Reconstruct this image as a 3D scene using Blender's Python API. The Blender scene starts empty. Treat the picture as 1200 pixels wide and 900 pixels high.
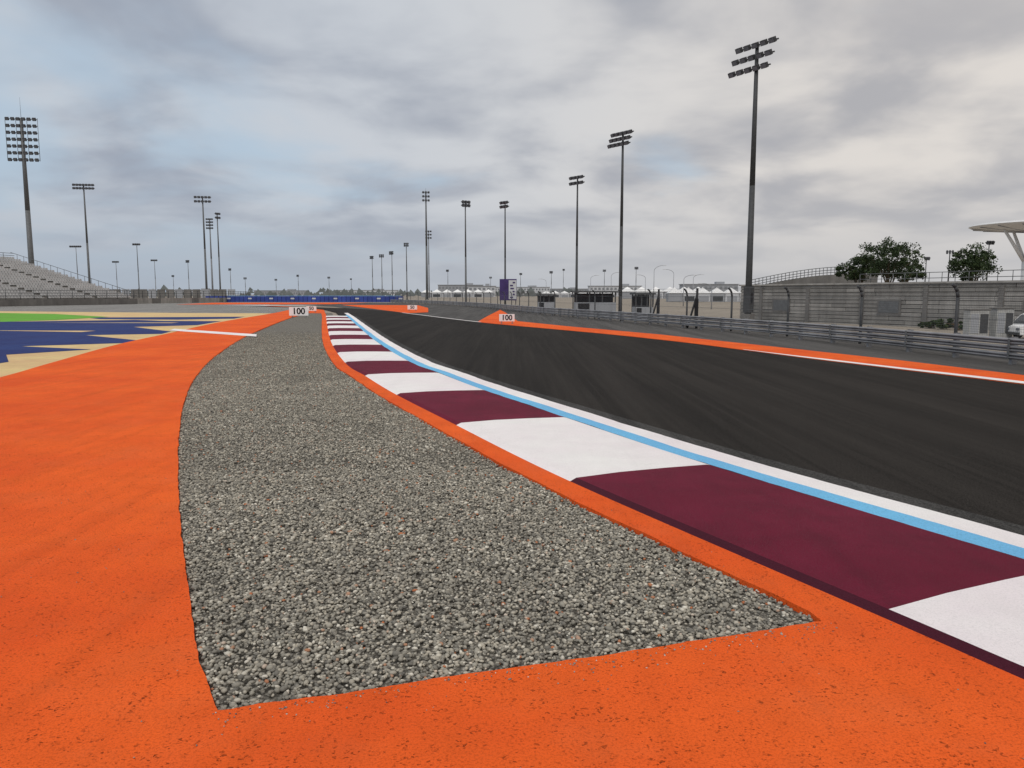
import bpy, bmesh, math, random
import numpy as np
from mathutils import Vector
random.seed(7); rng=np.random.default_rng(7)
scene=bpy.context.scene
COL=scene.collection
R=math.radians

# ------------------------------------------------------------ materials
def srgb(r,g,b):
    f=lambda c:(c/255/12.92) if c/255<=0.04045 else ((c/255+0.055)/1.055)**2.4
    return (f(r),f(g),f(b),1)
class NT:
    def __init__(s,name):
        s.m=bpy.data.materials.new(name); s.m.use_nodes=True
        s.t=s.m.node_tree; s.b=s.t.nodes['Principled BSDF']; s.L=s.t.links
        s.b.inputs['Specular IOR Level'].default_value=0.25
        s.tc=s.t.nodes.new('ShaderNodeTexCoord')
    def n(s,ty,**k):
        nd=s.t.nodes.new(ty)
        for a,v in k.items(): setattr(nd,a,v)
        return nd
    def noise(s,scale,detail=4,rough=0.55,vec=None,dist=0):
        nd=s.n('ShaderNodeTexNoise'); nd.inputs['Scale'].default_value=scale
        nd.inputs['Detail'].default_value=detail; nd.inputs['Roughness'].default_value=rough
        nd.inputs['Distortion'].default_value=dist
        s.L.new(vec if vec else s.tc.outputs['Object'],nd.inputs['Vector']); return nd.outputs['Fac']
    def ramp(s,fac,stops,interp='LINEAR'):
        nd=s.n('ShaderNodeValToRGB'); cr=nd.color_ramp; cr.interpolation=interp
        while len(cr.elements)<len(stops): cr.elements.new(0.5)
        for e,(p,c) in zip(cr.elements,stops):
            e.position=p; e.color=c if hasattr(c,'__len__') else (c,c,c,1)
        s.L.new(fac,nd.inputs[0]); return nd.outputs[0]
    def mix(s,fac,a,b,mode='MIX'):
        nd=s.n('ShaderNodeMix',data_type='RGBA',blend_type=mode)
        for i,v in ((0,fac),(6,a),(7,b)):
            if isinstance(v,bpy.types.NodeSocket): s.L.new(v,nd.inputs[i])
            else: nd.inputs[i].default_value=v
        return nd.outputs[2]
    def math(s,op,a,b=0.0):
        nd=s.n('ShaderNodeMath',operation=op)
        for i,v in ((0,a),(1,b)):
            if isinstance(v,bpy.types.NodeSocket): s.L.new(v,nd.inputs[i])
            else: nd.inputs[i].default_value=v
        return nd.outputs[0]
    def bump(s,h,strength=0.5,dist=0.01,prev=None):
        nd=s.n('ShaderNodeBump'); nd.inputs['Strength'].default_value=strength
        nd.inputs['Distance'].default_value=dist; s.L.new(h,nd.inputs['Height'])
        if prev: s.L.new(prev,nd.inputs['Normal'])
        return nd.outputs[0]
    def stretch(s,rot,scale):
        mp=s.n('ShaderNodeMapping'); mp.inputs['Rotation'].default_value=(0,0,R(rot)); mp.inputs['Scale'].default_value=scale
        s.L.new(s.tc.outputs['Object'],mp.inputs['Vector']); return mp.outputs[0]
    def fin(s,col,rough=0.8,nrm=None,metal=0):
        if isinstance(col,bpy.types.NodeSocket): s.L.new(col,s.b.inputs['Base Color'])
        else: s.b.inputs['Base Color'].default_value=col
        if isinstance(rough,bpy.types.NodeSocket): s.L.new(rough,s.b.inputs['Roughness'])
        else: s.b.inputs['Roughness'].default_value=rough
        s.b.inputs['Metallic'].default_value=metal
        if nrm: s.L.new(nrm,s.b.inputs['Normal'])
        return s.m
def sc(c,k): return (min(c[0]*k,1),min(c[1]*k,1),min(c[2]*k,1),1)

def painted_mat(name,col,var=0.18,pits=True,dirt=0.25,spec=0.2,scuff=0.0,grain=0.5,rough=0.85):
    t=NT(name); t.b.inputs['Specular IOR Level'].default_value=spec
    big=t.noise(0.4,4,0.6); mid=t.noise(2.6,5,0.65); fine=t.noise(90,3,0.8)
    c=t.mix(t.ramp(big,[(0.38,0),(0.62,1)]),(col[0]*(1-var*.6),col[1]*(1-var*1.8),col[2]*(1-var),1),sc(col,1+var*0.4))
    c=t.mix(t.ramp(mid,[(0.42,0),(0.72,dirt)]),c,sc(col,0.6))
    c=t.mix(t.ramp(fine,[(0.36,grain),(0.52,0)]),c,sc(col,0.45))
    if scuff:
        c=t.mix(t.ramp(t.noise(1,4,0.6,t.stretch(-22,(5,0.22,1))),[(0.5,0),(0.75,scuff)]),c,sc(col,0.45))
    h=fine
    if pits:
        # pale worn dust
        c=t.mix(t.ramp(t.noise(1.1,5,0.7),[(0.5,0),(0.75,0.08)]),c,(0.55,0.28,0.14,1))
        vo=t.n('ShaderNodeTexVoronoi'); vo.inputs['Scale'].default_value=36
        mp=t.n('ShaderNodeMapping'); mp.inputs['Scale'].default_value=(1,1.5,1)
        wn=t.n('ShaderNodeTexNoise'); wn.inputs['Scale'].default_value=50; wn.inputs['Detail'].default_value=1
        va=t.n('ShaderNodeVectorMath',operation='SCALE'); va.inputs['Scale'].default_value=0.04
        vb=t.n('ShaderNodeVectorMath',operation='ADD')
        t.L.new(t.tc.outputs['Object'],wn.inputs['Vector']); t.L.new(wn.outputs['Color'],va.inputs[0])
        t.L.new(t.tc.outputs['Object'],vb.inputs[0]); t.L.new(va.outputs[0],vb.inputs[1])
        t.L.new(vb.outputs[0],mp.inputs['Vector']); t.L.new(mp.outputs[0],vo.inputs['Vector'])
        gate=t.ramp(t.noise(7,4,0.8),[(0.42,0),(0.62,1)])
        pit=t.math('MULTIPLY',t.ramp(vo.outputs['Distance'],[(0.14,1),(0.30,0)]),gate)
        c=t.mix(t.math('MULTIPLY',pit,0.75),c,sc(col,0.25))
        h=t.math('SUBTRACT',fine,t.math('MULTIPLY',pit,1.4))
    return t.fin(c,rough,t.bump(h,0.9,0.007))

ORANGE=(0.82,0.128,0.019,1)
M={}
M['orange']=painted_mat('orange_paint',ORANGE,0.14,True,0.28,0.10,0.25,0.6)
M['white']=painted_mat('white_paint',(0.82,0.80,0.785,1),0.05,False,0.14,0.2,0.10,0.25,0.7)
M['maroon']=painted_mat('maroon_paint',(0.142,0.0085,0.030,1),0.25,False,0.6,0.13,0.4,0.4,0.75)
M['maroon_dk']=painted_mat('maroon_paint_dark',(0.06,0.006,0.018,1),0.15,False,0.3)
M['ltblue']=painted_mat('light_blue_paint',(0.17,0.50,0.78,1),0.06,False,0.15)
M['blue']=painted_mat('blue_paint',(0.020,0.040,0.16,1),0.15,False,0.4)
M['tan']=painted_mat('tan_paint',(0.68,0.52,0.25,1),0.1,False,0.35,0.2,0.25)
M['green']=painted_mat('green_paint',(0.14,0.40,0.04,1),0.1,False,0.3)

def asphalt(name,a,b,tint=(1,0.96,0.93),spec=0.1):
    t=NT(name); t.b.inputs['Specular IOR Level'].default_value=spec
    big=t.noise(0.25,4,0.6)
    streak=t.noise(1.0,4,0.65,t.stretch(-20,(1.6,0.05,1)))
    streak2=t.noise(1.0,3,0.6,t.stretch(-19,(9,0.12,1)))
    fine=t.noise(75,3,0.85); mid=t.noise(14,3,0.7)
    A=(a*tint[0],a*tint[1],a*tint[2],1);B=(b*tint[0],b*tint[1],b*tint[2],1)
    c=t.mix(t.ramp(big,[(0.3,0),(0.7,1)]),A,B)
    c=t.mix(t.ramp(streak,[(0.42,0),(0.68,0.85)]),c,sc(B,1.8))
    c=t.mix(t.ramp(streak2,[(0.48,0),(0.72,0.65)]),c,sc(B,1.9))
    c=t.mix(t.ramp(mid,[(0.5,0),(0.75,0.4)]),c,sc(B,1.5))
    c=t.mix(t.ramp(fine,[(0.38,0.9),(0.50,0)]),c,sc(A,0.2))
    c=t.mix(t.ramp(fine,[(0.54,0),(0.68,0.7)]),c,sc(B,2.8))
    return t.fin(c,0.85,t.bump(fine,0.8,0.008))
M['track']=asphalt('track_asphalt',0.0135,0.0200,(1.05,0.92,0.82),0.07)
M['runoff']=asphalt('runoff_asphalt',0.05,0.07)
M['seam']=asphalt('seam_asphalt',0.03,0.042,(1,0.97,0.94))
M['left_runoff']=asphalt('light_runoff_asphalt',0.15,0.19,(1,0.98,0.94))

t=NT('ground_soil'); c=t.mix(t.noise(0.05,4),(0.22,0.19,0.155,1),(0.33,0.29,0.24,1))
M['ground']=t.fin(c,0.95,t.bump(t.noise(4,4),0.4,0.05))
GK=0.87
def gk(r,g,b,k=1): return (r*GK*k,g*GK*0.985*k,b*GK*0.945*k,1)
t=NT('gravel_bed')
vo=t.n('ShaderNodeTexVoronoi'); vo.inputs['Scale'].default_value=48; t.L.new(t.tc.outputs['Object'],vo.inputs['Vector'])
sep=t.n('ShaderNodeSeparateColor'); t.L.new(vo.outputs['Color'],sep.inputs[0])
c=t.ramp(sep.outputs[0],[(0,gk(0.17,0.16,0.14,.8)),(0.5,gk(0.33,0.31,0.275,.8)),(0.85,gk(0.46,0.43,0.38,.8)),(1,gk(0.66,0.63,0.57,.8))])
c=t.mix(t.ramp(vo.outputs['Distance'],[(0.35,0),(0.75,0.85)]),c,(0.05,0.046,0.04,1))
c=t.mix(t.ramp(t.noise(0.8,3),[(0.4,0),(0.7,0.3)]),c,(0.12,0.11,0.095,1))
h=t.ramp(vo.outputs['Distance'],[(0.1,1),(0.7,0)])
M['bed']=t.fin(c,0.9,t.bump(h,0.8,0.015))
t=NT('gravel_stone')
at=t.n('ShaderNodeAttribute',attribute_name='tint')
c=t.ramp(at.outputs['Fac'],[(0,gk(0.13,0.125,0.115)),(0.3,gk(0.265,0.25,0.22)),(0.6,gk(0.37,0.35,0.305)),(0.86,gk(0.50,0.46,0.39)),(0.972,gk(0.74,0.71,0.64)),(0.99,gk(0.44,0.24,0.15)),(1,gk(0.5,0.16,0.06))])
c=t.mix(t.ramp(t.noise(0.9,4),[(0.4,0),(0.7,0.33)]),c,(0.12,0.11,0.095,1))
M['stone']=t.fin(c,0.8,t.bump(t.noise(200,2),0.3,0.002))

def plain(name,col,rough=0.6,metal=0,var=0.15,scale=3):
    t=NT(name); c=t.mix(t.ramp(t.noise(scale,3),[(0.3,0),(0.7,1)]),sc(col,1-var),sc(col,1+var))
    return t.fin(c,rough,None,metal)
M['galv']=plain('galvanised_steel',(0.25,0.25,0.26,1),0.55,0.35,0.3,1.5)
M['pole']=plain('pole_steel',(0.13,0.135,0.14,1),0.6,0.2)
M['farpole']=plain('hazed_pole_steel',(0.20,0.21,0.225,1),0.7,0.0)  # distance haze painted in as a lighter steel colour
M['dkpole']=plain('dark_steel',(0.06,0.062,0.065,1),0.6,0.1)
M['lamp']=plain('lamp_housing',(0.05,0.05,0.055,1),0.5,0.1)
M['glass']=plain('lamp_glass',(0.13,0.14,0.16,1),0.25,0)
M['black']=plain('black_panel',(0.015,0.015,0.017,1),0.5)
M['board']=plain('sign_white',(0.75,0.75,0.75,1),0.5,0,0.04)
def concrete(name,col):
    t=NT(name)
    c=t.mix(t.ramp(t.noise(0.5,4,0.6),[(0.3,0),(0.7,1)]),sc(col,0.75),sc(col,1.15))
    c=t.mix(t.ramp(t.noise(1.0,4,0.7,t.stretch(0,(1.2,1.2,0.15))),[(0.42,0),(0.72,0.6)]),c,sc(col,0.5))
    return t.fin(c,0.9,t.bump(t.noise(20,3),0.3,0.01))
M['concrete']=concrete('concrete',(0.33,0.315,0.295,1))
M['wallc']=concrete('wall_concrete',(0.25,0.24,0.225,1))
M['concrete2']=concrete('concrete_dark',(0.18,0.173,0.165,1))
M['seat']=plain('seat_plastic',(0.50,0.50,0.50,1),0.6,0,0.12,0.4)
M['bldg']=plain('white_cladding',(0.50,0.51,0.53,1),0.7,0,0.08,0.1)
M['bldg2']=plain('grey_cladding',(0.30,0.31,0.33,1),0.7,0,0.1,0.1)
M['cabinet']=plain('cabinet_grey',(0.36,0.36,0.35,1),0.6)
M['van']=plain('van_white_paint',(0.72,0.72,0.72,1),0.3,0,0.03)
M['window']=plain('dark_window',(0.06,0.065,0.07,1),0.15)
M['tyre']=plain('tyre_rubber',(0.02,0.02,0.02,1),0.9)
M['purple']=plain('purple_banner',(0.05,0.03,0.12,1),0.6,0,0.3,0.5)
M['tec']=plain('blue_foam_barrier',(0.035,0.06,0.26,1),0.6,0,0.3,0.3)
M['bark']=plain('bark',(0.10,0.075,0.05,1),0.9)
M['haze_tree']=plain('hazed_foliage',(0.17,0.19,0.19,1),0.9,0,0.2,0.1)  # pale grey-green, with the air haze mixed into the leaf colour
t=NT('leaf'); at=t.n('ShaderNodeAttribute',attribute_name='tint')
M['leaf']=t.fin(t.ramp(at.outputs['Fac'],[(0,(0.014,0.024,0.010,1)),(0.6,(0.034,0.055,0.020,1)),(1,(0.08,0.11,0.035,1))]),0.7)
t=NT('wire_mesh'); 
def gridline(axis):
    sx=t.n('ShaderNodeSeparateXYZ'); t.L.new(t.tc.outputs['UV'],sx.inputs[0])
    f=t.math('FRACT',t.math('MULTIPLY',sx.outputs[axis],16.0)); return t.math('LESS_THAN',f,0.09)
g=t.math('MAXIMUM',gridline(0),gridline(1))
tr=t.n('ShaderNodeBsdfTransparent'); mx=t.n('ShaderNodeMixShader')
t.b.inputs['Base Color'].default_value=(0.10,0.10,0.105,1)
out=t.t.nodes['Material Output']
t.L.new(g,mx.inputs[0]); t.L.new(tr.outputs[0],mx.inputs[1]); t.L.new(t.b.outputs[0],mx.inputs[2]); t.L.new(mx.outputs[0],out.inputs[0])
M['mesh']=t.m

# ------------------------------------------------------------ mesh helpers
class MB:
    def __init__(s): s.v=[];s.f=[];s.m=[];s.slots=[];s.smooth=[]
    def mi(s,k):
        if k not in s.slots: s.slots.append(k)
        return s.slots.index(k)
    def face(s,pts,k,sm=False):
        b=len(s.v); s.v+= [tuple(p) for p in pts]; s.f.append(tuple(range(b,b+len(pts)))); s.m.append(s.mi(k)); s.smooth.append(sm)
    def box(s,c,d,k,yaw=0,pitch=0):
        cx,cy,cz=c; hx,hy,hz=d[0]/2,d[1]/2,d[2]/2
        ca,sa=math.cos(yaw),math.sin(yaw); cp,sp=math.cos(pitch),math.sin(pitch)
        b=len(s.v)
        for x in(-hx,hx):
            for y in(-hy,hy):
                for z in(-hz,hz):
                    y2=y*cp-z*sp; z2=y*sp+z*cp
                    s.v.append((cx+x*ca-y2*sa,cy+x*sa+y2*ca,cz+z2))
        for q in((0,1,3,2),(4,6,7,5),(0,4,5,1),(2,3,7,6),(0,2,6,4),(1,5,7,3)):
            s.f.append(tuple(b+i for i in q)); s.m.append(s.mi(k)); s.smooth.append(False)
    def cyl(s,p0,p1,r0,r1,k,n=8):
        p0=Vector(p0);p1=Vector(p1);d=(p1-p0).normalized()
        a=d.cross(Vector((0,0,1)) if abs(d.z)<0.9 else Vector((1,0,0))).normalized(); e=d.cross(a)
        b=len(s.v)
        for p,r in((p0,r0),(p1,r1)):
            for i in range(n):
                an=2*math.pi*i/n; s.v.append(tuple(p+a*math.cos(an)*r+e*math.sin(an)*r))
        for i in range(n):
            j=(i+1)%n; s.f.append((b+i,b+j,b+n+j,b+n+i)); s.m.append(s.mi(k)); s.smooth.append(True)
        s.f.append(tuple(b+i for i in range(n))[::-1]); s.m.append(s.mi(k)); s.smooth.append(False)
        s.f.append(tuple(b+n+i for i in range(n))); s.m.append(s.mi(k)); s.smooth.append(False)
    def obj(s,name,parent=None,bevel=0,loc=(0,0,0)):
        me=bpy.data.meshes.new(name); me.from_pydata(s.v,[],s.f)
        for k in s.slots: me.materials.append(M[k])
        me.polygons.foreach_set('material_index',s.m); me.polygons.foreach_set('use_smooth',s.smooth)
        me.update(); o=bpy.data.objects.new(name,me); COL.objects.link(o); o.location=loc
        if parent: o.parent=parent
        if bevel:
            b=o.modifiers.new('bevel','BEVEL'); b.width=bevel; b.segments=2; b.limit_method='ANGLE'
        return o
def empty(name,loc=(0,0,0),yaw=0):
    e=bpy.data.objects.new(name,None); COL.objects.link(e); e.location=loc; e.rotation_euler=(0,0,yaw); return e

def spline(pts,step=0.3):
    P=np.array(pts,float); P=np.vstack([2*P[0]-P[1],P,2*P[-1]-P[-2]]); out=[]
    for i in range(1,len(P)-2):
        L=np.linalg.norm(P[i+1]-P[i]); n=max(2,int(L/step))
        for q in range(n):
            t=q/n; a,b,c,d=P[i-1],P[i],P[i+1],P[i+2]
            out.append(0.5*((2*b)+(-a+c)*t+(2*a-5*b+4*c-d)*t*t+(-a+3*b-3*c+d)*t**3))
    out.append(P[-2]); return np.array(out)
def resample(P,step):
    d=np.r_[0,np.cumsum(np.linalg.norm(np.diff(P,axis=0),axis=1))]; s=np.arange(0,d[-1],step)
    return np.c_[np.interp(s,d,P[:,0]),np.interp(s,d,P[:,1])],s
def offset(P,o):
    T=np.gradient(P,axis=0); T/=np.linalg.norm(T,axis=1)[:,None]
    return P+np.c_[T[:,1],-T[:,0]]*o
def strip(mb,A,B,za,zb,k):
    for i in range(len(A)-1):
        mb.face([(*A[i],za),(*B[i],zb),(*B[i+1],zb),(*A[i+1],za)],k)
def densify(pts,step=0.25,jit=0.0):
    out=[];n=len(pts)
    for i in range(n):
        a=np.array(pts[i],float);b=np.array(pts[(i+1)%n],float);L=np.linalg.norm(b-a); m=max(1,min(80,int(L/step)))
        for q in range(m):
            p=a+(b-a)*q/m
            if jit and q: p=p+rng.normal(0,jit,2)
            out.append(tuple(p))
    return out
def sheet(name,loops,z,k,skirt=None):
    bm=bmesh.new(); 
    for li,lp in enumerate(loops):
        vs=[bm.verts.new((p[0],p[1],z)) for p in lp]
        for i in range(len(vs)): bm.edges.new((vs[i],vs[(i+1)%len(vs)]))
    edges=bm.edges[:]
    bmesh.ops.triangle_fill(bm,use_beauty=True,use_dissolve=False,edges=edges,normal=(0,0,1))
    bmesh.ops.recalc_face_normals(bm,faces=bm.faces)
    if bm.faces and sum(f.normal.z for f in bm.faces)<0: bmesh.ops.reverse_faces(bm,faces=bm.faces)
    if skirt is not None:
        bd=[e for e in bm.edges if e.is_boundary]
        r=bmesh.ops.extrude_edge_only(bm,edges=bd)
        for v in [g for g in r['geom'] if isinstance(g,bmesh.types.BMVert)]: v.co.z=skirt
    me=bpy.data.meshes.new(name); bm.to_mesh(me); bm.free(); me.materials.append(M[k])
    o=bpy.data.objects.new(name,me); COL.objects.link(o); return o

# ------------------------------------------------------------ site lines (metres, camera stands at the origin, +Y ahead)
KERB=[(4.1,-1),(2.3,2.72),(1.84,3.69),(.42,6.66),(-.79,9.6),(-1.92,12.4),(-2.9,15.1),(-3.95,18.1),(-6.2,26.3),(-9.9,41.2),(-13.4,55.5),(-16.8,69)]
K0,KS=resample(spline(KERB,0.1),0.1)
i0=int(np.argmin(np.linalg.norm(K0-np.array([1.82,3.69]),axis=1)))
RAIL=[(13.2,-6),(13.1,4),(12.4,12),(11.7,17.35),(10.9,24.8),(9.2,33.5),(6.2,46.4),(1.5,65.5),(-4.3,96),(-14.5,131),(-24,152)]
RL,_=resample(spline(RAIL,0.5),0.5)
def rail_x(y): return np.interp(y,RL[:,1],RL[:,0])
def sstep(a,b,x): t=np.clip((x-a)/(b-a),0,1); return t*t*(3-2*t)
def ground_z(x,y):
    d=(x-rail_x(y))*0.92
    return -0.06-1.85*sstep(1.6,11,d)*(1-sstep(170,260,y))

ax=np.r_[-3500,-2200,-1400,-900,-600,-400,-280,-200,-150,-110,np.arange(-80,121,2.0),150,200,280,400,600,900,1400,2200,3500]
ay=np.r_[-400,-200,-100,-50,np.arange(-20,201,2.5),220,240,260,300,400,600,900,1400,2200,3500,5000]
X,Y=np.meshgrid(ax,ay); Z=ground_z(X,Y)
vs=np.c_[X.ravel(),Y.ravel(),Z.ravel()]; nx=len(ax)
fs=[(j*nx+i,j*nx+i+1,(j+1)*nx+i+1,(j+1)*nx+i) for j in range(len(ay)-1) for i in range(nx-1)]
me=bpy.data.meshes.new('ground'); me.from_pydata(vs.tolist(),[],fs); me.materials.append(M['ground'])
me.polygons.foreach_set('use_smooth',[True]*len(fs))
o=bpy.data.objects.new('ground',me); COL.objects.link(o)

GLp=[(-1.14,2.81),(-1.3,3.09),(-1.56,3.6),(-1.83,4.17),(-2.27,5.12),(-2.93,6.6),(-3.81,8.66),(-4.95,11.49),(-6.27,15.18),(-7.94,20.66),(-10.4,30.22),(-13.42,44.04),(-15.8,55.95),(-17.75,67.5)]
GL,_=resample(spline(GLp,0.1),0.05)
GB=[(-1.14,2.81),(-.69,2.94),(-.22,3.09),(.38,3.26),(1.01,3.46),(1.54,3.63)]
GBs,_=resample(spline(GB,0.05),0.03)
GRk=offset(K0,-0.27); GR=GRk[(GRk[:,1]>3.66)&(GRk[:,1]<67.3)]
def jitter(P,a):
    P=P.copy(); e=rng.normal(0,a*1.6,(len(P),2)); e=(e+np.roll(e,1,0)+np.roll(e,-1,0))/2.2; P[1:-1]+=e[1:-1]; return P
gl=jitter(GL,0.003);gb=jitter(GBs,0.003);gr=jitter(GR,0.004)
gravel_loop=[tuple(p) for p in gb]+[tuple(p) for p in gr]+[tuple(p) for p in gl[::-1][:-1]]
sheet('gravel_bed',[[(-2.2,2.4),(2.2,3.0),(-1.5,9.6),(-16.0,68.5),(-19.5,69),(-14.6,44),(-6,10)]],-0.036,'bed')

OL=[(-9,-4),(-9,5),(-9.2,11),(-9.96,14.86),(-10.87,18.06),(-12.78,24.98),(-14.32,32.25),(-17.12,45.43),(-21.75,72.8),(-27.4,97),(-36,112)]
OLs,_=resample(spline(OL,0.5),0.4)
Kin=offset(K0,0.06); Kin=Kin[(Kin[:,1]>-1)]
outer=[(9,-4)]+[tuple(p) for p in Kin[::3]]+[(-19.5,80),(-25,93),(-33,106)]+[tuple(p) for p in OLs[::-1]]
sheet('orange_painted_runoff',[outer,gravel_loop],0.0,'orange',skirt=-0.045)

RB=[(11.4,4),(10.4,9),(9.25,13.7),(8.35,16.6),(7.45,19.6),(6.85,22),(5.75,26.2),(3.65,32),(-.4,41.2),(-2.0,45.2),(-4.7,53),(-8.7,65),(-14,80),(-21,93),(-32,106)]
RBs,_=resample(spline(RB,0.5),0.5)
Kt=offset(K0,1.0)
trk=[tuple(p) for p in Kt[::4]]+[(-19.3,80),(-25,93),(-37,108)]+[tuple(p) for p in RBs[::-1]]+[(13,-4)]
sheet('race_track',[trk],-0.012,'track')
ro=[tuple(p) for p in offset(K0,1.6)[::6]]+[(-17.5,75),(-19,90),(-24,104),(-38,125),(-34,152)]+[tuple(p) for p in (RL+np.array([1.3,0]))[::-1][::3]]
sheet('runoff_road',[ro],-0.026,'runoff')
lr=[tuple(p) for p in OLs[::3]]
lr=[(p[0]+0.5,p[1]) for p in lr]
lro=[(-9,-4)]+lr[1:]+[(-40,128),(-36,158),(-75,158),(-85,110),(-75,60),(-60,-4)]
sheet('asphalt_apron',[lro],-0.026,'left_runoff')

# painted artwork on the left run-off
olc=[(-9.2,11),(-9.96,14.86),(-10.87,18.06),(-12.78,24.98),(-14.32,32.25),(-17.12,45.43),(-20.4,66)]
tan=[(p[0]+0.3,p[1]) for p in olc]+[(-30,68),(-50,75),(-60,40),(-30,8),(-14,6)]
sheet('tan_painted_runoff',[densify(tan,1)],-0.014,'tan')
blue=[(-19,10),(-12.0,16.6),(-12.1,18.4),(-13.6,20.6),(-12.4,22.6),(-15.4,24.0),(-12.9,25.6),(-13.3,27.2),(-17.0,30.6),(-14.4,31.6),(-14.9,33.6),(-18.9,38.4),(-16.6,40.6),(-17.6,46.6),(-21.4,47.2),(-24,49.0),(-28.5,46.6),(-36,41.5),(-40,30),(-30,16)]
sheet('blue_painted_runoff',[densify(blue,1)],-0.008,'blue')
mbp=MB()
for tri in ([(-18.5,33.0),(-24,34.6),(-18.5,34.2)],[(-19.2,43.4),(-27,44.0),(-19.2,44.4)],[(-19,25.6),(-22,27.6),(-18.6,27.2)]):
    mbp.face([(*p,-0.004) for p in tri],'tan')
mbp.face([(-21.5,49.5,-0.008),(-18.6,51.5,-0.008),(-19.4,56,-0.008),(-30,54,-0.008),(-27,50.5,-0.008)],'blue')
mbp.obj('tan_painted_chevrons')
sheet('green_painted_runoff',[[(-30,45.6),(-28.8,48.6),(-29,55.4),(-38,64),(-46,68),(-60,66),(-50,45)]],-0.006,'green')
mbw=MB(); mbw.face([(-15.8,36,0.004),(-15.35,34.4,0.004),(-9.75,29.3,0.004),(-10.3,31.0,0.004)],'white'); mbw.obj('white_painted_line')

inner=[p for p in RBs if 3<p[1]<45.3]; 
oi=[(p[0]-0.02,p[1]) for p in inner]
outr=[(-1.8,58.2),(-1.25,80.9),(-.6,69),(0.35,46.4),(2.9,38.7),(5.9,31.1),(8.05,23.8),(9.5,18.7),(10.25,15.1),(11.4,10),(12.3,4)]
sheet('orange_painted_verge',[oi+outr],0.0,'orange',skirt=-0.02)
mbv=MB(); W=np.array([p for p in RBs if 4<p[1]<22.5]); wd=np.interp(W[:,1],[4,14,19,22.5],[.34,.30,.22,.03])
T=np.gradient(W,axis=0);T/=np.linalg.norm(T,axis=1)[:,None]; N=np.c_[T[:,1],-T[:,0]]
B=W+N*wd[:,None]; strip(mbv,W-N*0.02,B,0.006,0.006,'white')
W2=np.array([p for p in RBs if 44.5<p[1]<68]); strip(mbv,offset(W2,-0.08),offset(W2,0.1),0.004,0.004,'white')
mbv.obj('track_edge_line')
sheet('orange_painted_island',[[(-26.6,120),(-17,91),(-9.0,66.5),(-7.6,70),(-10,92),(-14,115)]],-0.004,'orange')
sheet('orange_painted_band',[[(-58,150),(-28,152),(-30,128),(-54,124)]],-0.004,'orange')
sheet('white_painted_band',[[(-45,118),(-29,118),(-31,113),(-36,112)]],-0.002,'white')

# kerb
kb=MB(); block=31
nmax=int(np.argmin(abs(K0[:,1]-57)))
prof_x=[0.0,0.06,0.5,1.0,1.46,1.5]; prof_z=[0.0,0.026,0.034,0.026,0.012,0.004]
offs=[offset(K0,p) for p in prof_x]
for i in range(0,nmax):
    b=math.floor((i-i0)/block); col='maroon' if b%2==0 else 'white'
    for q in range(len(prof_x)-1):
        k=col
        if q==0 and b<=0: k='maroon_dk'
        kb.face([(*offs[q][i],prof_z[q]),(*offs[q+1][i],prof_z[q+1]),(*offs[q+1][i+1],prof_z[q+1]),(*offs[q][i+1],prof_z[q])],k)
kb.obj('painted_kerb')
kl=MB()
wob=lambda n,s: np.convolve(np.random.default_rng(s).normal(0,.02,n+20),np.ones(9)/9,'same')[:n]
def wstrip(mbx,a,b,n,z,k,s):
    T=np.gradient(K0,axis=0); T/=np.linalg.norm(T,axis=1)[:,None]; Nn=np.c_[T[:,1],-T[:,0]]
    A=K0+Nn*(a+wob(len(K0),s))[:,None]; B=K0+Nn*(b+wob(len(K0),s+1))[:,None]; strip(mbx,A[:n],B[:n],z,z,k)
wstrip(kl,1.50,1.70,nmax+30,0.006,'ltblue',3); kl.obj('light_blue_track_line')
kl=MB(); wstrip(kl,1.66,1.98,nmax+100,0.002,'white',5); kl.obj('white_track_line')
kl=MB(); strip(kl,offset(K0,1.9)[:nmax],offset(K0,2.22)[:nmax],-0.006,-0.006,'seam'); kl.obj('asphalt_seam')

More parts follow.
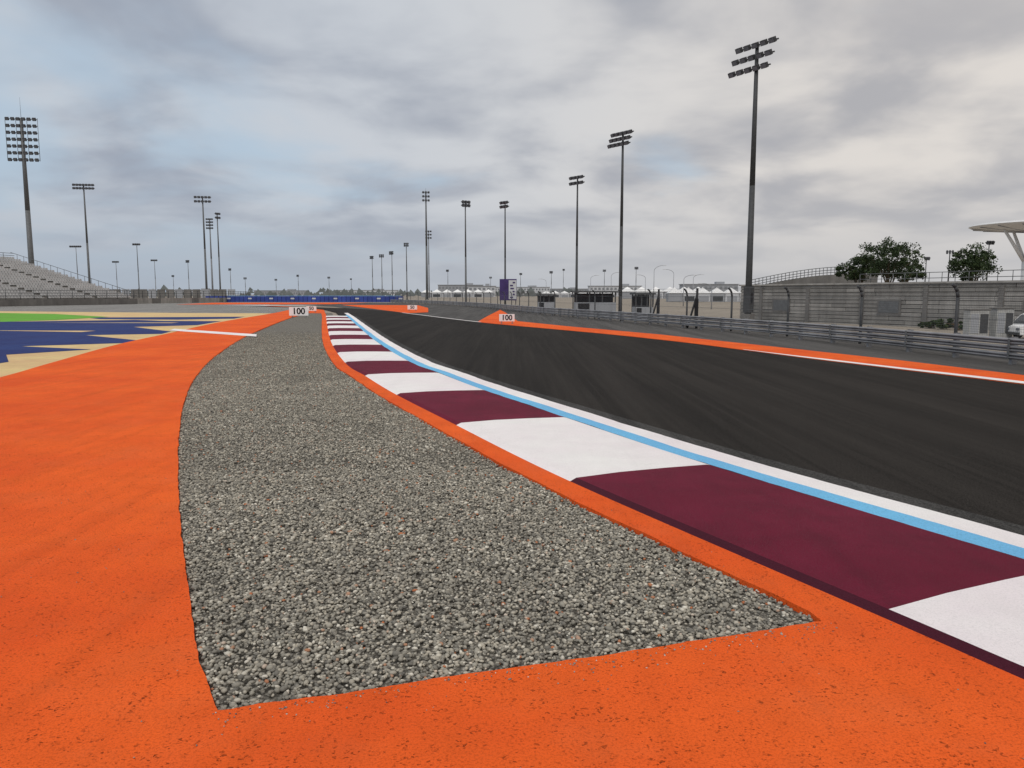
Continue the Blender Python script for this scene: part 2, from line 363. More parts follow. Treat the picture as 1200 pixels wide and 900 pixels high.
# ------------------------------------------------------------ gravel stones
def ico():
    bm=bmesh.new(); bmesh.ops.create_icosphere(bm,subdivisions=1,radius=1)
    v=np.array([x.co[:] for x in bm.verts]); f=np.array([[q.index for q in x.verts] for x in bm.faces]); bm.free(); return v,f
IV,IF=ico()
def stones(name,px,py,size,zlo,zhi):
    n=len(px); s=size*np.exp(rng.normal(0,0.25,n))
    sx=s*rng.uniform(.8,1.35,n); sy=s*rng.uniform(.6,1.0,n); sz=s*rng.uniform(.45,.8,n)
    V=IV[None]*(1+rng.normal(0,0.10,(n,12,1)))
    V=V*np.stack([sx,sy,sz],1)[:,None,:]
    tx=rng.normal(0,0.35,n); c,s_=np.cos(tx)[:,None],np.sin(tx)[:,None]
    y=V[:,:,1]*c-V[:,:,2]*s_; z=V[:,:,1]*s_+V[:,:,2]*c; x=V[:,:,0]
    a=rng.uniform(0,6.283,n); c,s_=np.cos(a)[:,None],np.sin(a)[:,None]
    und=0.004*np.sin(px*3.1+py*1.7)+0.004*np.sin(px*1.3-py*2.9+1)
    X=x*c-y*s_+px[:,None]; Y=x*s_+y*c+py[:,None]; Z=z+(rng.uniform(zlo,zhi,n)+(und if zlo<0 else 0))[:,None]
    co=np.stack([X,Y,Z],2).reshape(-1,3)
    F=(IF[None]+(np.arange(n)*12)[:,None,None]).reshape(-1,3)
    me=bpy.data.meshes.new(name); me.vertices.add(len(co)); me.vertices.foreach_set('co',co.ravel())
    me.loops.add(F.size); me.loops.foreach_set('vertex_index',F.ravel().astype(np.int32))
    me.polygons.add(len(F)); me.polygons.foreach_set('loop_start',np.arange(0,F.size,3,dtype=np.int32))
    me.polygons.foreach_set('loop_total',np.full(len(F),3,dtype=np.int32))
    me.update(calc_edges=True)
    me.polygons.foreach_set('use_smooth',np.ones(len(F),dtype=bool))
    at=me.attributes.new('tint','FLOAT','POINT'); at.data.foreach_set('value',np.repeat(rng.uniform(0,1,n),12).astype(np.float32))
    me.materials.append(M['stone']); o=bpy.data.objects.new(name,me); COL.objects.link(o); return o
def gravel_points(y0,y1,n,margin,fade=False):
    y=rng.uniform(y0,y1,n)
    if fade: y=y0+(y1-y0)*(1-np.sqrt(rng.uniform(0,1,n)))
    xl=np.interp(y,GL[:,1],GL[:,0])+margin; xr=np.interp(y,GR[:,1],GR[:,0])-margin
    xr=np.where(y<GR[0,1],1.54,xr)
    x=xl+(xr-xl)*rng.uniform(0,1,n)
    yb=np.interp(x,GBs[:,0],GBs[:,1]); ok=(y>yb+margin)
    return x[ok],y[ok]
P=[]
for (a,b,dens,fd) in ((2.8,7,3700,False),(7,12,2300,False),(12,34,850,True)):
    P.append(gravel_points(a,b,int((b-a)*3.0*dens),0.006,fd))
P.append(gravel_points(12,15,6000,0.006,True))
px=np.concatenate([p[0] for p in P]); py=np.concatenate([p[1] for p in P])
stones('gravel',px,py,0.0100,-0.026,-0.012)
n=200; px=rng.uniform(-3.5,3.2,n); py=rng.uniform(1.8,7,n)
n2=260; sel=rng.integers(0,len(GBs),n2); px=np.r_[px,GBs[sel,0]+rng.normal(0,.03,n2)]; py=np.r_[py,GBs[sel,1]-np.abs(rng.exponential(.05,n2))-.02]
inside=(px>np.interp(py,GL[:,1],GL[:,0])-.02)&(px<np.interp(py,GR[:,1],GR[:,0])+.02)&(py>np.interp(px,GBs[:,0],GBs[:,1])-.02)
kx=np.interp(py,K0[:,1],K0[:,0]); ok=(~inside)&(px<kx-.03)
stones('loose_pebbles',px[ok],py[ok],0.0036,0.001,0.0025)

# ------------------------------------------------------------ guardrail
gr_=MB()
prof=[]
for bi in range(3):
    z0=0.10+bi*0.17
    prof+=[(0.0,z0),(-0.035,z0+0.03),(-0.035,z0+0.05),(0.015,z0+0.075),(-0.035,z0+0.10),(-0.035,z0+0.12),(0.0,z0+0.15)]
for bi in range(3):
    pr=prof[bi*7:bi*7+7]; of=[offset(RL,p[0]) for p in pr]
    for q in range(6): strip(gr_,of[q],of[q+1],pr[q][1],pr[q+1][1],'galv')
back=offset(RL,0.09)
for i in range(0,len(back),4):
    T=RL[min(i+1,len(RL)-1)]-RL[max(i-1,0)]; yw=math.atan2(T[1],T[0])
    gr_.box((back[i][0],back[i][1],0.28),(0.10,0.12,0.66),'galv',yw)
    if i%8==0:
        f=offset(RL,-0.045)[i]; gr_.box((f[0],f[1],0.345),(0.05,0.02,0.46),'pole',yw)
gr_.obj('guardrail')

fn=MB(); FL=offset(RL,0.75); idxs=[]; last=None
for i in range(len(FL)):
    if FL[i][1]<3: continue
    if last is None or np.linalg.norm(FL[i]-last)>=4.3: idxs.append(i); last=FL[i]
tops=[]
for i in idxs:
    x,y=FL[i]; z=float(ground_z(x,y)); T=RL[min(i+1,len(RL)-1)]-RL[max(i-1,0)]; T/=np.linalg.norm(T); Nn=np.array([T[1],-T[0]])
    pts=[(0,z),(0,1.52),(-0.03,1.68),(-0.09,1.80),(-0.19,1.88)]
    P3=[(x+Nn[0]*a,y+Nn[1]*a,b) for a,b in pts]
    for a,b in zip(P3,P3[1:]): fn.cyl(a,b,0.045,0.045,'dkpole',6)
    tops.append([(np.array(p)) for p in P3])
for a,b in zip(tops,tops[1:]):
    for (q,tt) in ((0,.35),(0,.65),(0,.98),(4,0)):
        pa=a[q]*(1-tt)+a[min(q+1,4)]*tt; pb=b[q]*(1-tt)+b[min(q+1,4)]*tt
        fn.cyl(pa,pb,0.006,0.006,'pole',4)
fo=fn.obj('catch_fence')
vv=[];ff=[];uv=[];s=0
for a,b in zip(tops,tops[1:]):
    L=np.linalg.norm(a[0]-b[0]); h=0
    for q in range(4):
        dh=np.linalg.norm(a[q+1]-a[q]); k=len(vv); vv+=[tuple(a[q]),tuple(b[q]),tuple(b[q+1]),tuple(a[q+1])]; ff.append((k,k+1,k+2,k+3)); uv+=[(s,h),(s+L,h),(s+L,h+dh),(s,h+dh)]; h+=dh
    s+=L
me=bpy.data.meshes.new('mesh_panels'); me.from_pydata(vv,[],ff); ul=me.uv_layers.new(name='UVMap')
ul.data.foreach_set('uv',np.array(uv).ravel()); me.materials.append(M['mesh'])
o=bpy.data.objects.new('mesh_panels',me); COL.objects.link(o); o.parent=fo

# ------------------------------------------------------------ floodlight masts
def mast(x,y,top,hw,hh,rows,cols,yaw=0,base_r=None,shift=0,rod=0,cab=False,pole='pole'):
    z0=float(ground_z(x,y)); H=top-z0; r=base_r or max(0.16,H*0.009)
    m=MB()
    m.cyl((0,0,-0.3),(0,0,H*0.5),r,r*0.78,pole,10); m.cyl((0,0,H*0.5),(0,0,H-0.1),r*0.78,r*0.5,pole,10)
    m.cyl((0,0,0),(0,0,0.25),r*1.6,r*1.6,pole,10)
    ca,sa=math.cos(yaw),math.sin(yaw)
    for a in range(rows):
        zz=H-0.3-(hh-0.6)*(a/max(1,rows-1) if rows>1 else 0); sx=shift*a
        m.box((sx*ca,sx*sa,zz),(hw,0.14,0.14),pole,yaw)
        for b in range(cols):
            u=(-0.5+(b+0.5)/cols)*hw+sx; w=min(hw/cols*0.72,0.8); lh=min(0.75,max(0.45,hh/rows*0.55))
            lx,ly=u*ca+sa*0.32,u*sa-ca*0.32
            m.box((lx,ly,zz-0.05),(w,0.42,lh),'lamp',yaw,R(28))
            m.box((u*ca+sa*0.5,u*sa-ca*0.5,zz-0.18),(w*0.85,0.05,lh*0.8),'glass',yaw,R(28))
    if rows>2 and hh>6:
        for e in(-0.5,-0.17,0.17,0.5): m.cyl((e*hw*ca,e*hw*sa,H-hh),(e*hw*ca,e*hw*sa,H),0.06,0.06,pole,5)
    if rod: m.cyl((0,0,H-0.2),(0,0,H+rod),0.05,0.02,pole,5)
    if cab:
        m.box((0,-0.15,2.9),(1.05,0.7,3.2),'dkpole',yaw); m.box((0.1,-0.55,3.1),(0.6,0.12,1.2),'black',yaw)
        m.box((0,-0.1,0.5),(1.3,0.9,1.3),'concrete2',yaw)
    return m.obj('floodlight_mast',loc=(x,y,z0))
def at(px,D): return ((px-600)/906.0*D,D)
def MM(px,D,top,*a,**k):
    x,y=at(px,D)
    if D>230 and 'pole' not in k: k['pole']='farpole'  # far masts get the steel with haze in its colour
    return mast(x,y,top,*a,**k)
MM(877,95,31.2,6.0,3.2,3,5,yaw=R(-56),base_r=0.42,shift=-0.5,cab=True,pole='dkpole')
MM(727,110,24.1,4.0,2.0,3,5,yaw=R(-52),base_r=0.28,shift=-0.3,pole='dkpole')
MM(675.5,130,21.1,3.2,1.5,2,4,yaw=R(-50),base_r=0.24,pole='dkpole')
MM(592,140,18.2,2.0,1.3,2,3,yaw=R(-45),base_r=0.2,pole='dkpole')
MM(546,140,18.3,1.7,1.2,2,3,yaw=R(30),base_r=0.2)
MM(500.5,240,32.9,2.4,3.0,3,3,yaw=R(10),base_r=0.38,rod=1,pole='pole')
MM(503,350,30,3.0,3.5,3,3,base_r=.3)
MM(39.5,200,45.8,7.6,10.6,7,6,yaw=R(8),base_r=0.75,rod=5)
MM(106,190,28.2,5.0,1.4,2,7,yaw=R(8),base_r=0.3)
MM(92.5,250,17.2,3.8,.9,1,6); MM(163.5,230,16.6,2.3,.9,1,4); MM(138,300,14.4,2.6,1,1,4); MM(183,300,15,2.6,1,1,4)
MM(242.5,190,25.3,4.0,1.6,2,5,yaw=R(10),base_r=.28); MM(249.5,300,30.6,2.8,4.0,4,4,base_r=.36); MM(258.5,200,22.4,1.4,1.6,2,3,yaw=R(50),base_r=.22)
for p,D,tp in ((222,350,17),(271,400,15),(288,450,11.5),(350,450,13),(324,520,12),(204,500,14),(437,300,16.4),(448,280,16),(460,260,16),(386,500,13),(412,600,14),(525,420,15),(575,500,13),(610,450,14),(646,380,13),(708,420,15),(745,350,14),(660,500,18)):
    MM(p,D,tp,1.8,1.2,2,3,yaw=R(random.uniform(-40,40)),base_r=.2)
MM(477,230,16.8,1.5,1.2,2,3,base_r=.2)
MM(1110,140,9.5,1.3,1,1,3,base_r=.16,yaw=R(-30),pole='dkpole'); MM(1083,150,8.8,1,1,1,3,base_r=.14,pole='dkpole'); MM(1155,130,10.5,1.3,1,1,3,base_r=.14,pole='dkpole')

def street_lamp(px,D,H,side=1):
    x,y=at(px,D); z0=float(ground_z(x,y)); m=MB(); m.cyl((0,0,0),(0,0,H*.86),.12,.08,'bldg2',6)
    pr=(0,0,H*.86)
    for k in range(1,7):
        a=k/6*math.pi/2; p=(side*(1-math.cos(a))*2.4,0,H*.86+math.sin(a)*H*.14); m.cyl(pr,p,.07,.06,'bldg2',5); pr=p
    m.box((pr[0]+side*.4,0,pr[2]-.03),(.9,.3,.14),'bldg',0); m.obj('street_lamp',loc=(x,y,z0))
for a in ((766,210,10.5,1),(789,230,9.5,-1),(801,200,8,1),(716,260,9,1),(756,250,8,-1),(812,240,8,1),(834,180,6,-1),(692,300,9,1),(640,320,8,-1)): street_lamp(*a)

# ------------------------------------------------------------ braking marker boards
def marker(px,D,w,h,num,base=0.0):
    x,y=at(px,D); e=empty('braking_marker_sign',(x,y,base),0)
    m=MB(); m.box((0,0,h/2+.12),(w,.04,h),'board'); m.obj('board',e,bevel=.01)
    m=MB()
    for s_ in(-.35,.35): m.box((s_*w,.1,.14+h*.25),(.04,.06,.28+h*.5),'galv'); m.box((s_*w,.1,.02),(.1,.35,.03),'galv')
    m.obj('stand',e)
    cu=bpy.data.curves.new('number','FONT'); cu.body=num; cu.size=h*1.0; cu.align_x='CENTER'; cu.align_y='CENTER'; cu.extrude=.004; cu.offset=h*0.025
    o=bpy.data.objects.new('number',cu); COL.objects.link(o); o.parent=e; o.location=(0,-.027,h/2+.12); o.rotation_euler=(R(90),0,0); cu.materials.append(M['black'])
marker(349.5,54,1.35,.60,'100'); marker(364.5,70,.9,.42,'50'); marker(594,42.5,.85,.40,'100'); marker(483,76,.95,.42,'50')
# ------------------------------------------------------------ foam barrier
fb=MB(); n=46
A=np.array((-64,163.));Bp=np.array((-23,160.))
for i in range(n):
    p=A+(Bp-A)*(i/(n-1)); yw=math.atan2(Bp[1]-A[1],Bp[0]-A[0])
    fb.box((p[0],p[1],.62),(.84,1.0,1.22),'tec',yw)
    if i%5==0: fb.box((p[0],p[1]-.53,.75),(.78,.03,.3),'bldg',yw)
fb.box((-43.5,161.8,1.30),(41,.8,.06),'ltblue',yw)
fb.obj('crash_barrier')

lw=MB(); wp=[(-95,88),(-75,112),(-66,135),(-60,158),(-64,190)]
WP,_=resample(spline(wp,1),2.0)
for i in range(len(WP)-1):
    a,b=WP[i],WP[i+1]; c=(a+b)/2; yw=math.atan2(b[1]-a[1],b[0]-a[0])
    lw.box((c[0],c[1],.45),(1.96,.3,.95),'concrete2' if i%5==0 else 'concrete',yw)
    lw.cyl((*a,.9),(*a,2.3),.06,.06,'dkpole',5)
    for z in(1.3,1.8,2.25): lw.cyl((*a,z),(*b,z),.03,.03,'dkpole',4)
lw.obj('concrete_barrier_fence')
lw=MB(); a=np.array((-120,178.));b=np.array((-66,182.)); 
for i in range(28):
    p=a+(b-a)*i/27; lw.box((p[0],p[1],1.4),(1.7,.3,2.8),'concrete2' if i%3 else 'bldg2',0.07)
lw.obj('perimeter_wall')

# ------------------------------------------------------------ grandstand
gs=empty('grandstand',(0,0,0))
A=np.array((-70.,100.));Bq=np.array((-63.5,131.)); d=(Bq-A)/np.linalg.norm(Bq-A); nrm=np.array((-d[1],d[0]))
A=A-d*45; L=np.linalg.norm(Bq-A); rows=18; rise=6.9/rows; run=24.0/rows
def loc(u,v): p=A+d*u+nrm*v; return p
m=MB(); yw=math.atan2(d[1],d[0])
for r in range(rows):
    z=0.9+r*rise; c=loc(L/2,(r+.5)*run); m.box((c[0],c[1],z/2),(L,run,z),'concrete' if r%2 else 'concrete2',yw)
m.obj('terrace',gs)
m=MB()
for r in range(rows):
    z=0.9+r*rise
    u=0.6
    while u<L-.6:
        if (u%9.6)>1.1:
            c=loc(u,(r+.55)*run); m.box((c[0],c[1],z+.22),(.42,.4,.08),'seat',yw); c=loc(u,(r+.72)*run); m.box((c[0],c[1],z+.42),(.42,.06,.42),'seat',yw)
        u+=.55
m.obj('seats',gs)
m=MB()
for v,z in ((rows*run,0.9+(rows-1)*rise),(0.1,.9)):
    u=0
    while u<=L:
        p=loc(u,v); m.cyl((*p,z),(*p,z+1.3),.05,.05,'pole',4); u+=2.4
    p,q=loc(0,v),loc(L,v)
    for h in(.5,.9,1.3): m.cyl((*p,z+h),(*q,z+h),.04,.04,'pole',4)
for i in range(rows):
    p=loc(L-.1,(i+.5)*run); q=loc(L-.1,(i+1.5)*run); z=.9+i*rise
    m.cyl((*p,z),(*p,z+1.1),.04,.04,'pole',4); m.cyl((*p,z+1.1),(*q,z+rise+1.1),.04,.04,'pole',4)
m.obj('handrails',gs)

# ------------------------------------------------------------ right-hand retaining wall
rw=MB(); a=np.array((32.,108.)); e=np.array((66.,40.))
dd=(e-a); Lw=np.linalg.norm(dd); dd/=Lw; yw=math.atan2(dd[1],dd[0]); nn=np.array((dd[1],-dd[0]))
if np.dot(nn,-a)<0: nn=-nn
def wl(u,v): return a+dd*u+nn*v
zb=-2.2; top=2.75
c=wl(Lw/2,-1.0); rw.box((c[0],c[1],(zb+top)/2),(Lw,1.9,top-zb),'concrete2',yw)
nc=11; ch=(top-zb)/nc
for k in range(nc):
    u=0
    while u<Lw:
        l=random.choice((3.9,5.9,7.9)); l=min(l,Lw-u+.1)
        c=wl(u+l/2,0.02+0.04*(k%2)+random.uniform(0,.02)); rw.box((c[0],c[1],zb+ch*(k+.5)),(l-.06,.16,ch*.86),random.choice(('wallc','wallc','concrete')),yw); u+=l
c=wl(Lw/2,-.2); rw.box((c[0],c[1],top+.10),(Lw+.4,1.0,.2),'concrete',yw)
u=4
while u<Lw:
    c=wl(u,.16); rw.box((c[0],c[1],(zb+top)/2-.1),(.5,.24,top-zb-.2),'concrete2',yw)
    if int(u/8)%2==0:
        c=wl(u+3.6,.20); rw.box((c[0],c[1],.2),(3.0,.1,1.7),'concrete2',yw); c=wl(u+3.6,.26); rw.box((c[0],c[1],.2),(2.5,.06,1.3),'pole',yw)
    u+=8
rw.obj('retaining_wall')
rr=MB(); prev=None
for i in range(34):
    px=880+i*4.4; x,y=at(px,113); z=2.6+1.9*math.sin(min(1,i/26)*math.pi/2)
    rr.cyl((x,y,1.5),(x,y,z+1.1),.05,.05,'pole',4)
    if prev:
        for h in(.35,.7,1.1): rr.cyl((prev[0],prev[1],prev[2]+h),(x,y,z+h),.045,.045,'pole',4)
        rr.box(((x+prev[0])/2,y,z-1.2),(x-prev[0]+.004,1.2,2.4),'concrete2')
    prev=(x,y,z)
rr.obj('ramp_railing')
rr=MB(); prev=None
for i in range(40):
    u=Lw*.25+i*.75*Lw/39; p=wl(u,-.5); rr.cyl((*p,top+.15),(*p,top+1.2),.04,.04,'pole',4)
    if prev is not None:
        for h in(.6,1.2): rr.cyl((*prev,top+h),(*p,top+h),.035,.035,'pole',4)
    prev=p
rr.obj('terrace_railing')

x,y=at(1208,120); cn=empty('mushroom_canopy',(x,y,0)); 
m=MB(); n=40; zc=12.0
rings=[(0.5,-.9),(5,-.55),(8.6,-.1),(9.0,.12),(8.9,.35),(5,.5),(0.0,.6)]
for (r0,z0),(r1,z1) in zip(rings,rings[1:]):
    for i in range(n):
        a0,a1=2*math.pi*i/n,2*math.pi*(i+1)/n
        m.face([(r0*math.cos(a0),r0*math.sin(a0),zc+z0),(r0*math.cos(a1),r0*math.sin(a1),zc+z0),(r1*math.cos(a1),r1*math.sin(a1),zc+z1),(r1*math.cos(a0),r1*math.sin(a0),zc+z1)],'board',True)
for i in range(16):
    a0=2*math.pi*i/16; m.cyl((.6*math.cos(a0),.6*math.sin(a0),zc-.95),(8.6*math.cos(a0),8.6*math.sin(a0),zc-.16),.08,.06,'bldg2',4)
m.obj('roof',cn)
m=MB(); m.cyl((-1.2,0,-2),(-1.4,0,7.2),.45,.36,'board',12)
for q in((-5.2,-.5),(-2.2,2),(1.8,-1),(-2,-3)): m.cyl((-1.4,0,6.6),(q[0],q[1],zc-.5),.3,.2,'board',8)
m.obj('column',cn)

def tree(px,D,zc,rx,rz,name='tree',ncl=62):
    x,y=at(px,D); z0=float(ground_z(x,y)); m=MB(); H=zc-z0
    e=empty(name,(x,y,z0))
    m.cyl((0,0,0),(0.1,0,H*.55),.22,.15,'bark',8)
    for i in range(9):
        a=random.uniform(0,6.28); rr=rx*random.uniform(.35,.8); tp=(math.cos(a)*rr,math.sin(a)*rr*.9,H+rz*random.uniform(-.4,.6))
        mid=(tp[0]*.4,tp[1]*.4,H*.55+(tp[2]-H*.55)*.6); m.cyl((.1,0,H*.5),mid,.11,.07,'bark',6); m.cyl(mid,tp,.07,.02,'bark',5)
    m.obj('trunk',e)
    V=[];F=[];T=[];cl=[]
    for i in range(ncl):
        a=random.uniform(0,6.28); r=rx*math.sqrt(random.random()); h=rz*random.uniform(-.95,1.05)*(1-(r/rx)**2*.5)
        cl.append((math.cos(a)*r,math.sin(a)*r,H+h,random.uniform(.35,1.2)*rz*.40,random.random()))
    for c in cl:
        for k in range(95):
            u=rng.normal(0,1,3); u/=np.linalg.norm(u); rr=c[3]*random.random()**.45
            p=np.array(c[:3])+u*rr*np.array((1.25,1.25,.85)); s_=random.uniform(.09,.2)
            aa=rng.normal(0,1,3);aa/=np.linalg.norm(aa);bb=np.cross(aa,rng.normal(0,1,3));bb/=np.linalg.norm(bb)
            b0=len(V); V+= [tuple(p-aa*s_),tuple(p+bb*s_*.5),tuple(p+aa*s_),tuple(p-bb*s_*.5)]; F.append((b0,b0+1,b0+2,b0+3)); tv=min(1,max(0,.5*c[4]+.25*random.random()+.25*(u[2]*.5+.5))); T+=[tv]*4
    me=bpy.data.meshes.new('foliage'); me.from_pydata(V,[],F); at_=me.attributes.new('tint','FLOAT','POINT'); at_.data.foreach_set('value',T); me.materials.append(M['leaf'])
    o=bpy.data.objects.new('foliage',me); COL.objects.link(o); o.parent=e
tree(1040,98,6.0,3.2,2.4); tree(1006,104,5.0,2.9,1.6); tree(1139,98,5.4,2.5,2.1); tree(1060,108,4.8,2.2,1.5,ncl=36)
tree(1125,76,-1.4,2.2,.5,'shrub',30); tree(1092,80,-1.6,1.4,.4,'shrub',20)

for px,D,w,h in ((1146,62,1.55,2.15),(1176,62,1.35,2.25)):
    x,y=at(px,D); z=float(ground_z(x,y)); m=MB(); m.box((0,0,h/2+.1),(w,.9,h),'cabinet'); m.box((0,0,h+.16),(w+.16,1.05,.1),'concrete2')
    m.box((-.24*w,-.46,h*.55),(w*.42,.03,h*.72),'bldg2'); m.box((.24*w,-.46,h*.55),(w*.42,.03,h*.72),'dkpole'); m.box((0,0,.05),(w+.1,1,.12),'concrete')
    m.obj('electrical_cabinet',loc=(x,y,z),bevel=.02)
x,y=at(1199,60); z=float(ground_z(x+2,y)); vn=empty('van',(x,y,z))
side=[(0.0,.35),(0.0,.95),(.35,1.12),(1.15,1.95),(1.7,2.1),(4.9,2.1),(5.05,1.9),(5.05,.4)]
m=MB(); w=1.8
m.face([(p[0],0,p[1]) for p in side][::-1],'van'); m.face([(p[0],w,p[1]) for p in side],'van')
for p,q in zip(side,side[1:]+side[:1]): m.face([(p[0],0,p[1]),(q[0],0,q[1]),(q[0],w,q[1]),(p[0],w,p[1])],'van')
m.obj('body',vn)
m=MB(); m.face([(.42,.12,1.245),(.42,w-.12,1.245),(1.07,w-.16,1.92),(1.07,.16,1.92)],'window'); 
m.face([(.75,-.01,1.2),(2.0,-.01,1.2),(2.0,-.01,1.85),(1.3,-.01,1.85)],'window'); m.face([(2.15,-.01,1.2),(3.3,-.01,1.2),(3.3,-.01,1.85),(2.15,-.01,1.85)],'window'); m.face([(3.45,-.01,1.2),(4.8,-.01,1.2),(4.8,-.01,1.85),(3.45,-.01,1.85)],'window')
m.obj('windows',vn)
m=MB()
for wx in(.95,4.1):
    for wy in(-.02,w-.2): m.cyl((wx,wy,.34),(wx,wy+.22,.34),.34,.34,'tyre',20); m.cyl((wx,wy-.01,.34),(wx,wy+.1,.34),.19,.19,'galv',12)
m.obj('wheels',vn)
m=MB(); m.box((-.03,.3,.8),(.06,.3,.18),'glass'); m.box((-.03,w-.3,.8),(.06,.3,.18),'glass'); m.box((-.04,w/2,.45),(.12,w-.1,.2),'dkpole'); m.box((.95,-.15,1.25),(.1,.2,.28),'dkpole'); m.obj('lights_and_bumper',vn)

def marshal(px,D,w,top,yaw=0):
    x,y=at(px,D); z=float(ground_z(x,y)); h=top-z; m=MB()
    m.box((0,0,h*.32),(w,1.8,h*.62),'bldg2',yaw)
    for q in(-.48,-.16,.16,.48): m.box((q*w,-.85,h*.5),(.09,.09,h),'dkpole'); m.box((q*w,.85,h*.5),(.09,.09,h),'dkpole')
    m.box((0,0,h+.05),(w+.3,2.2,.12),'dkpole'); m.box((0,.8,h*.8),(w*.95,.06,h*.34),'black')
    m.box((-.3*w,-.93,h*.42),(w*.28,.04,h*.36),'black'); m.box((.22*w,-.93,h*.36),(w*.3,.04,h*.5),'bldg2')
    m.obj('marshal_post',loc=(x,y,z))
marshal(697,62,3.2,1.75); marshal(753,58,1.3,1.6); marshal(640,75,1.6,1.5)
for px,D in ((817,37),(772,44)):
    x,y=at(px,D); m=MB(); m.cyl((0,0,-1),(0,0,1.9),.06,.06,'black',6); m.cyl((-.55,.2,-.6),(0,0,1.6),.05,.05,'black',6); m.box((-.02,0,.9),(.16,.12,1.0),'black'); m.obj('gate_post',loc=(x,y,0))
x,y=at(595.5,132); m=MB(); m.box((0,0,2.4),(2.9,.5,3.6),'purple'); m.box((.75,-.28,2.4),(1.3,.06,3.2),'bldg'); 
for k in range(6): m.box((.75+random.uniform(-.25,.25),-.33,1.1+k*.5),(random.uniform(.3,.7),.04,.22),'purple')
m.box((-1.3,0,.3),(.15,.3,.9),'dkpole'); m.box((1.3,0,.3),(.15,.3,.9),'dkpole'); m.obj('banner_tower',loc=(x,y,0.0))

def tents(px,D,n,w,h):
    x,y=at(px,D); m=MB()
    for i in range(n):
        cx=i*w; m.box((cx,0,h*.3),(w*.96,w*.8,h*.6),'bldg' if i%3 else 'bldg2')
        ap=(cx,0,h); c4=[(cx-w/2,-w*.45,h*.6),(cx+w/2,-w*.45,h*.6),(cx+w/2,w*.45,h*.6),(cx-w/2,w*.45,h*.6)]
        for j in range(4): m.face([c4[j],c4[(j+1)%4],ap],'board')
        m.box((cx,-w*.405,h*.22),(w*.7,.1,h*.34),'window' if i%2 else 'bldg2')
    m.obj('event_pavilion',loc=(x,y,float(ground_z(x,y))))
tents(735,300,6,5.5,4.6); tents(790,230,6,4.2,4.2); tents(640,420,8,5,3.6); tents(500,450,7,6,4.6)
def bldg(px,D,w,h,k='bldg',st=2):
    x,y=at(px,D); m=MB(); m.box((0,0,h/2),(w,12,h),k)
    for s_ in range(st): 
        nW=int(w/3)
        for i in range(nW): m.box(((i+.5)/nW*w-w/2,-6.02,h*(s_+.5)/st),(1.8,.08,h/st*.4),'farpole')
    m.box((0,0,h+.2),(w+1,13,.4),'bldg2'); m.box((w*.2,0,h+1),(w*.15,5,1.6),'bldg2'); m.obj('distant_building',loc=(x,y,-.1))
for q in ((540,700,40,10,'bldg2',2),(565,520,18,7,'bldg',2),(610,800,60,9,'bldg',2),(330,900,60,6,'bldg2',1),(720,600,40,8,'bldg',2),(830,500,35,8,'bldg2',2),(430,1000,80,7,'bldg',1),(660,900,60,8,'bldg2',2),(230,800,50,6,'bldg',1)): bldg(*q)
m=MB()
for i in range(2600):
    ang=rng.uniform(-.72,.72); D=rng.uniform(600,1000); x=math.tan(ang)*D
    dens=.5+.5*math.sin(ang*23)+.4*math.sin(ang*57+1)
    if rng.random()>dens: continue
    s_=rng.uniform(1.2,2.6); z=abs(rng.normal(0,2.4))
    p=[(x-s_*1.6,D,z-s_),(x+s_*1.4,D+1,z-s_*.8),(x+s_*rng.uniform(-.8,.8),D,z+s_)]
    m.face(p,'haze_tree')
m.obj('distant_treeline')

# ------------------------------------------------------------ sky & light
SUN_EL=R(48); SUN_AZ=R(200)
w=bpy.data.worlds.new("World"); scene.world=w; w.use_nodes=True; nt=w.node_tree; nt.nodes.clear()
N=nt.nodes.new; L=nt.links.new
out=N('ShaderNodeOutputWorld'); bg=N('ShaderNodeBackground'); bg.inputs['Strength'].default_value=0.1; L(bg.outputs[0],out.inputs[0])
sky=N('ShaderNodeTexSky'); sky.sky_type='NISHITA'; sky.sun_disc=False; sky.sun_elevation=SUN_EL; sky.sun_rotation=SUN_AZ
sky.dust_density=2.0
tc=N('ShaderNodeTexCoord'); sp=N('ShaderNodeSeparateXYZ'); L(tc.outputs['Generated'],sp.inputs[0])
def m1(op,a,b=0.0):
    nd=N('ShaderNodeMath'); nd.operation=op
    for i,v in enumerate((a,b)):
        if isinstance(v,bpy.types.NodeSocket): L(v,nd.inputs[i])
        else: nd.inputs[i].default_value=v
    return nd.outputs[0]
def mr(v,a,b,c=0.0,d=1.0):
    nd=N('ShaderNodeMapRange'); nd.interpolation_type='SMOOTHSTEP'; L(v,nd.inputs[0])
    for i,q in zip((1,2,3,4),(a,b,c,d)): nd.inputs[i].default_value=q
    return nd.outputs[0]
def mx(f,a,b):
    nd=N('ShaderNodeMix'); nd.data_type='RGBA'
    for i,v in ((0,f),(6,a),(7,b)):
        if isinstance(v,bpy.types.NodeSocket): L(v,nd.inputs[i])
        else: nd.inputs[i].default_value=v
    return nd.outputs[2]
zc=m1('MAXIMUM',sp.outputs[2],0.0); den=m1('ADD',zc,0.21)
cb=N('ShaderNodeCombineXYZ'); L(m1('DIVIDE',sp.outputs[0],den),cb.inputs[0]); L(m1('DIVIDE',sp.outputs[1],den),cb.inputs[1])
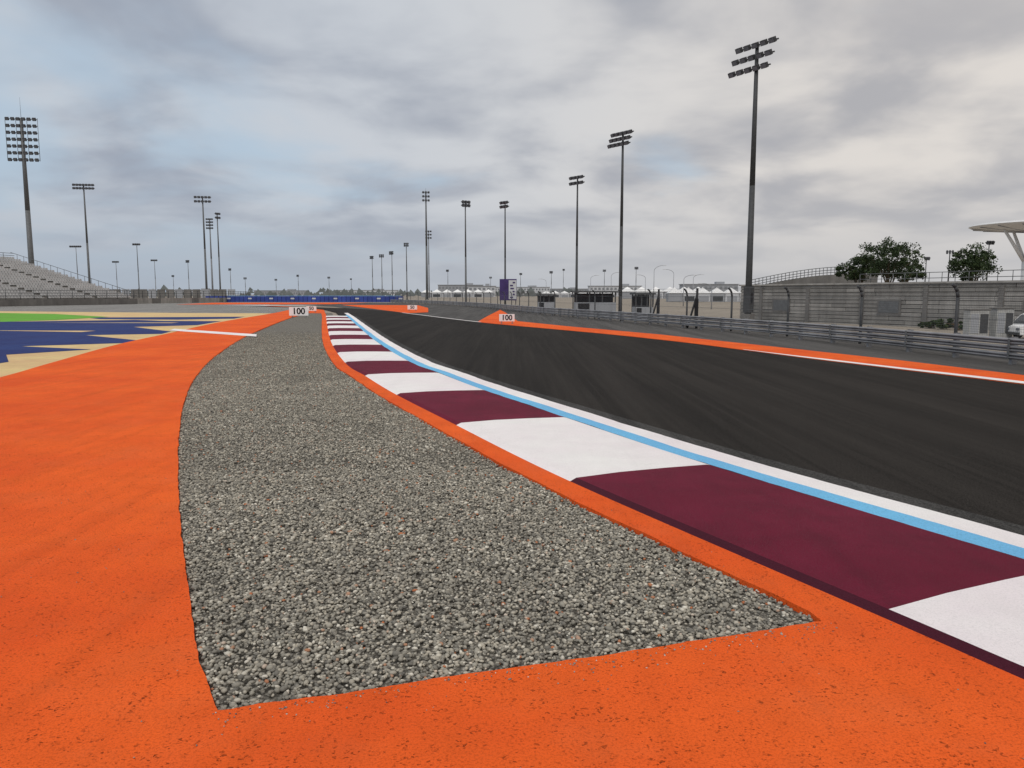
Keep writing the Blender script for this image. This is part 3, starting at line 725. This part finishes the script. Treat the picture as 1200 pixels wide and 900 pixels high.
def cl(scale,detail,rough,dist,off):
    mp=N('ShaderNodeMapping'); mp.inputs['Location'].default_value=off; L(cb.outputs[0],mp.inputs[0])
    nd=N('ShaderNodeTexNoise'); nd.inputs['Scale'].default_value=scale; nd.inputs['Detail'].default_value=detail; nd.inputs['Roughness'].default_value=rough; nd.inputs['Distortion'].default_value=dist; L(mp.outputs[0],nd.inputs['Vector']); return nd.outputs[0]
n1=cl(1.15,5,0.50,0.25,(3.1,4.7,0)); n2=cl(1.9,5,0.48,0.25,(8.3,4.1,2))
side=mr(sp.outputs[0],-0.55,0.15,0.03,0.26)
cov=m1('ADD',n1,side)
fcov=mr(cov,0.45,0.66,0.10,1.0)
K=10.0
def C(r,g,b): q=srgb(r,g,b); return (q[0]*K,q[1]*K,q[2]*K,1)
gap=mx(0.85,sky.outputs[0],C(184,203,220))
bright=mx(mr(sp.outputs[0],-0.3,0.45),C(198,204,212),C(222,217,212))
dark=mx(mr(sp.outputs[0],-0.3,0.45),C(158,166,180),C(176,176,180))
cloud=mx(mr(n2,0.33,0.62),dark,bright)
c=mx(fcov,gap,cloud)
# warm bright area of sky towards the upper right of the view
gl_=m1('MULTIPLY',mr(sp.outputs[0],0.25,0.62),mr(zc,0.18,0.42)); c=mx(m1('MULTIPLY',gl_,m1('MULTIPLY',n2,1.1)),c,C(236,226,216))
hz=mr(zc,0.0,0.15,0.85,0.0)
c=mx(hz,c,mx(mr(sp.outputs[0],-0.4,0.4),C(170,179,191),C(193,193,195)))
c=mx(mr(zc,0.42,0.9),c,C(236,234,232))
L(c,bg.inputs[0])
sl=bpy.data.lights.new('sun','SUN'); sl.energy=1.45; sl.angle=R(30); sl.color=(1,.96,.91)
so=bpy.data.objects.new('sun',sl); COL.objects.link(so)
dirv=Vector((math.sin(SUN_AZ)*math.cos(SUN_EL),math.cos(SUN_AZ)*math.cos(SUN_EL),math.sin(SUN_EL)))
so.rotation_euler=dirv.to_track_quat('Z','Y').to_euler()

# ------------------------------------------------------------ camera
cam=bpy.data.cameras.new('camera'); co=bpy.data.objects.new('camera',cam); COL.objects.link(co)
cam.sensor_width=36; cam.lens=27; cam.clip_start=.05; cam.clip_end=9000
co.location=(0,0,1.6); co.rotation_euler=(R(90-6.654),0,0); scene.camera=co
scene.view_settings.view_transform='Standard'; scene.view_settings.look='None'; scene.view_settings.exposure=0
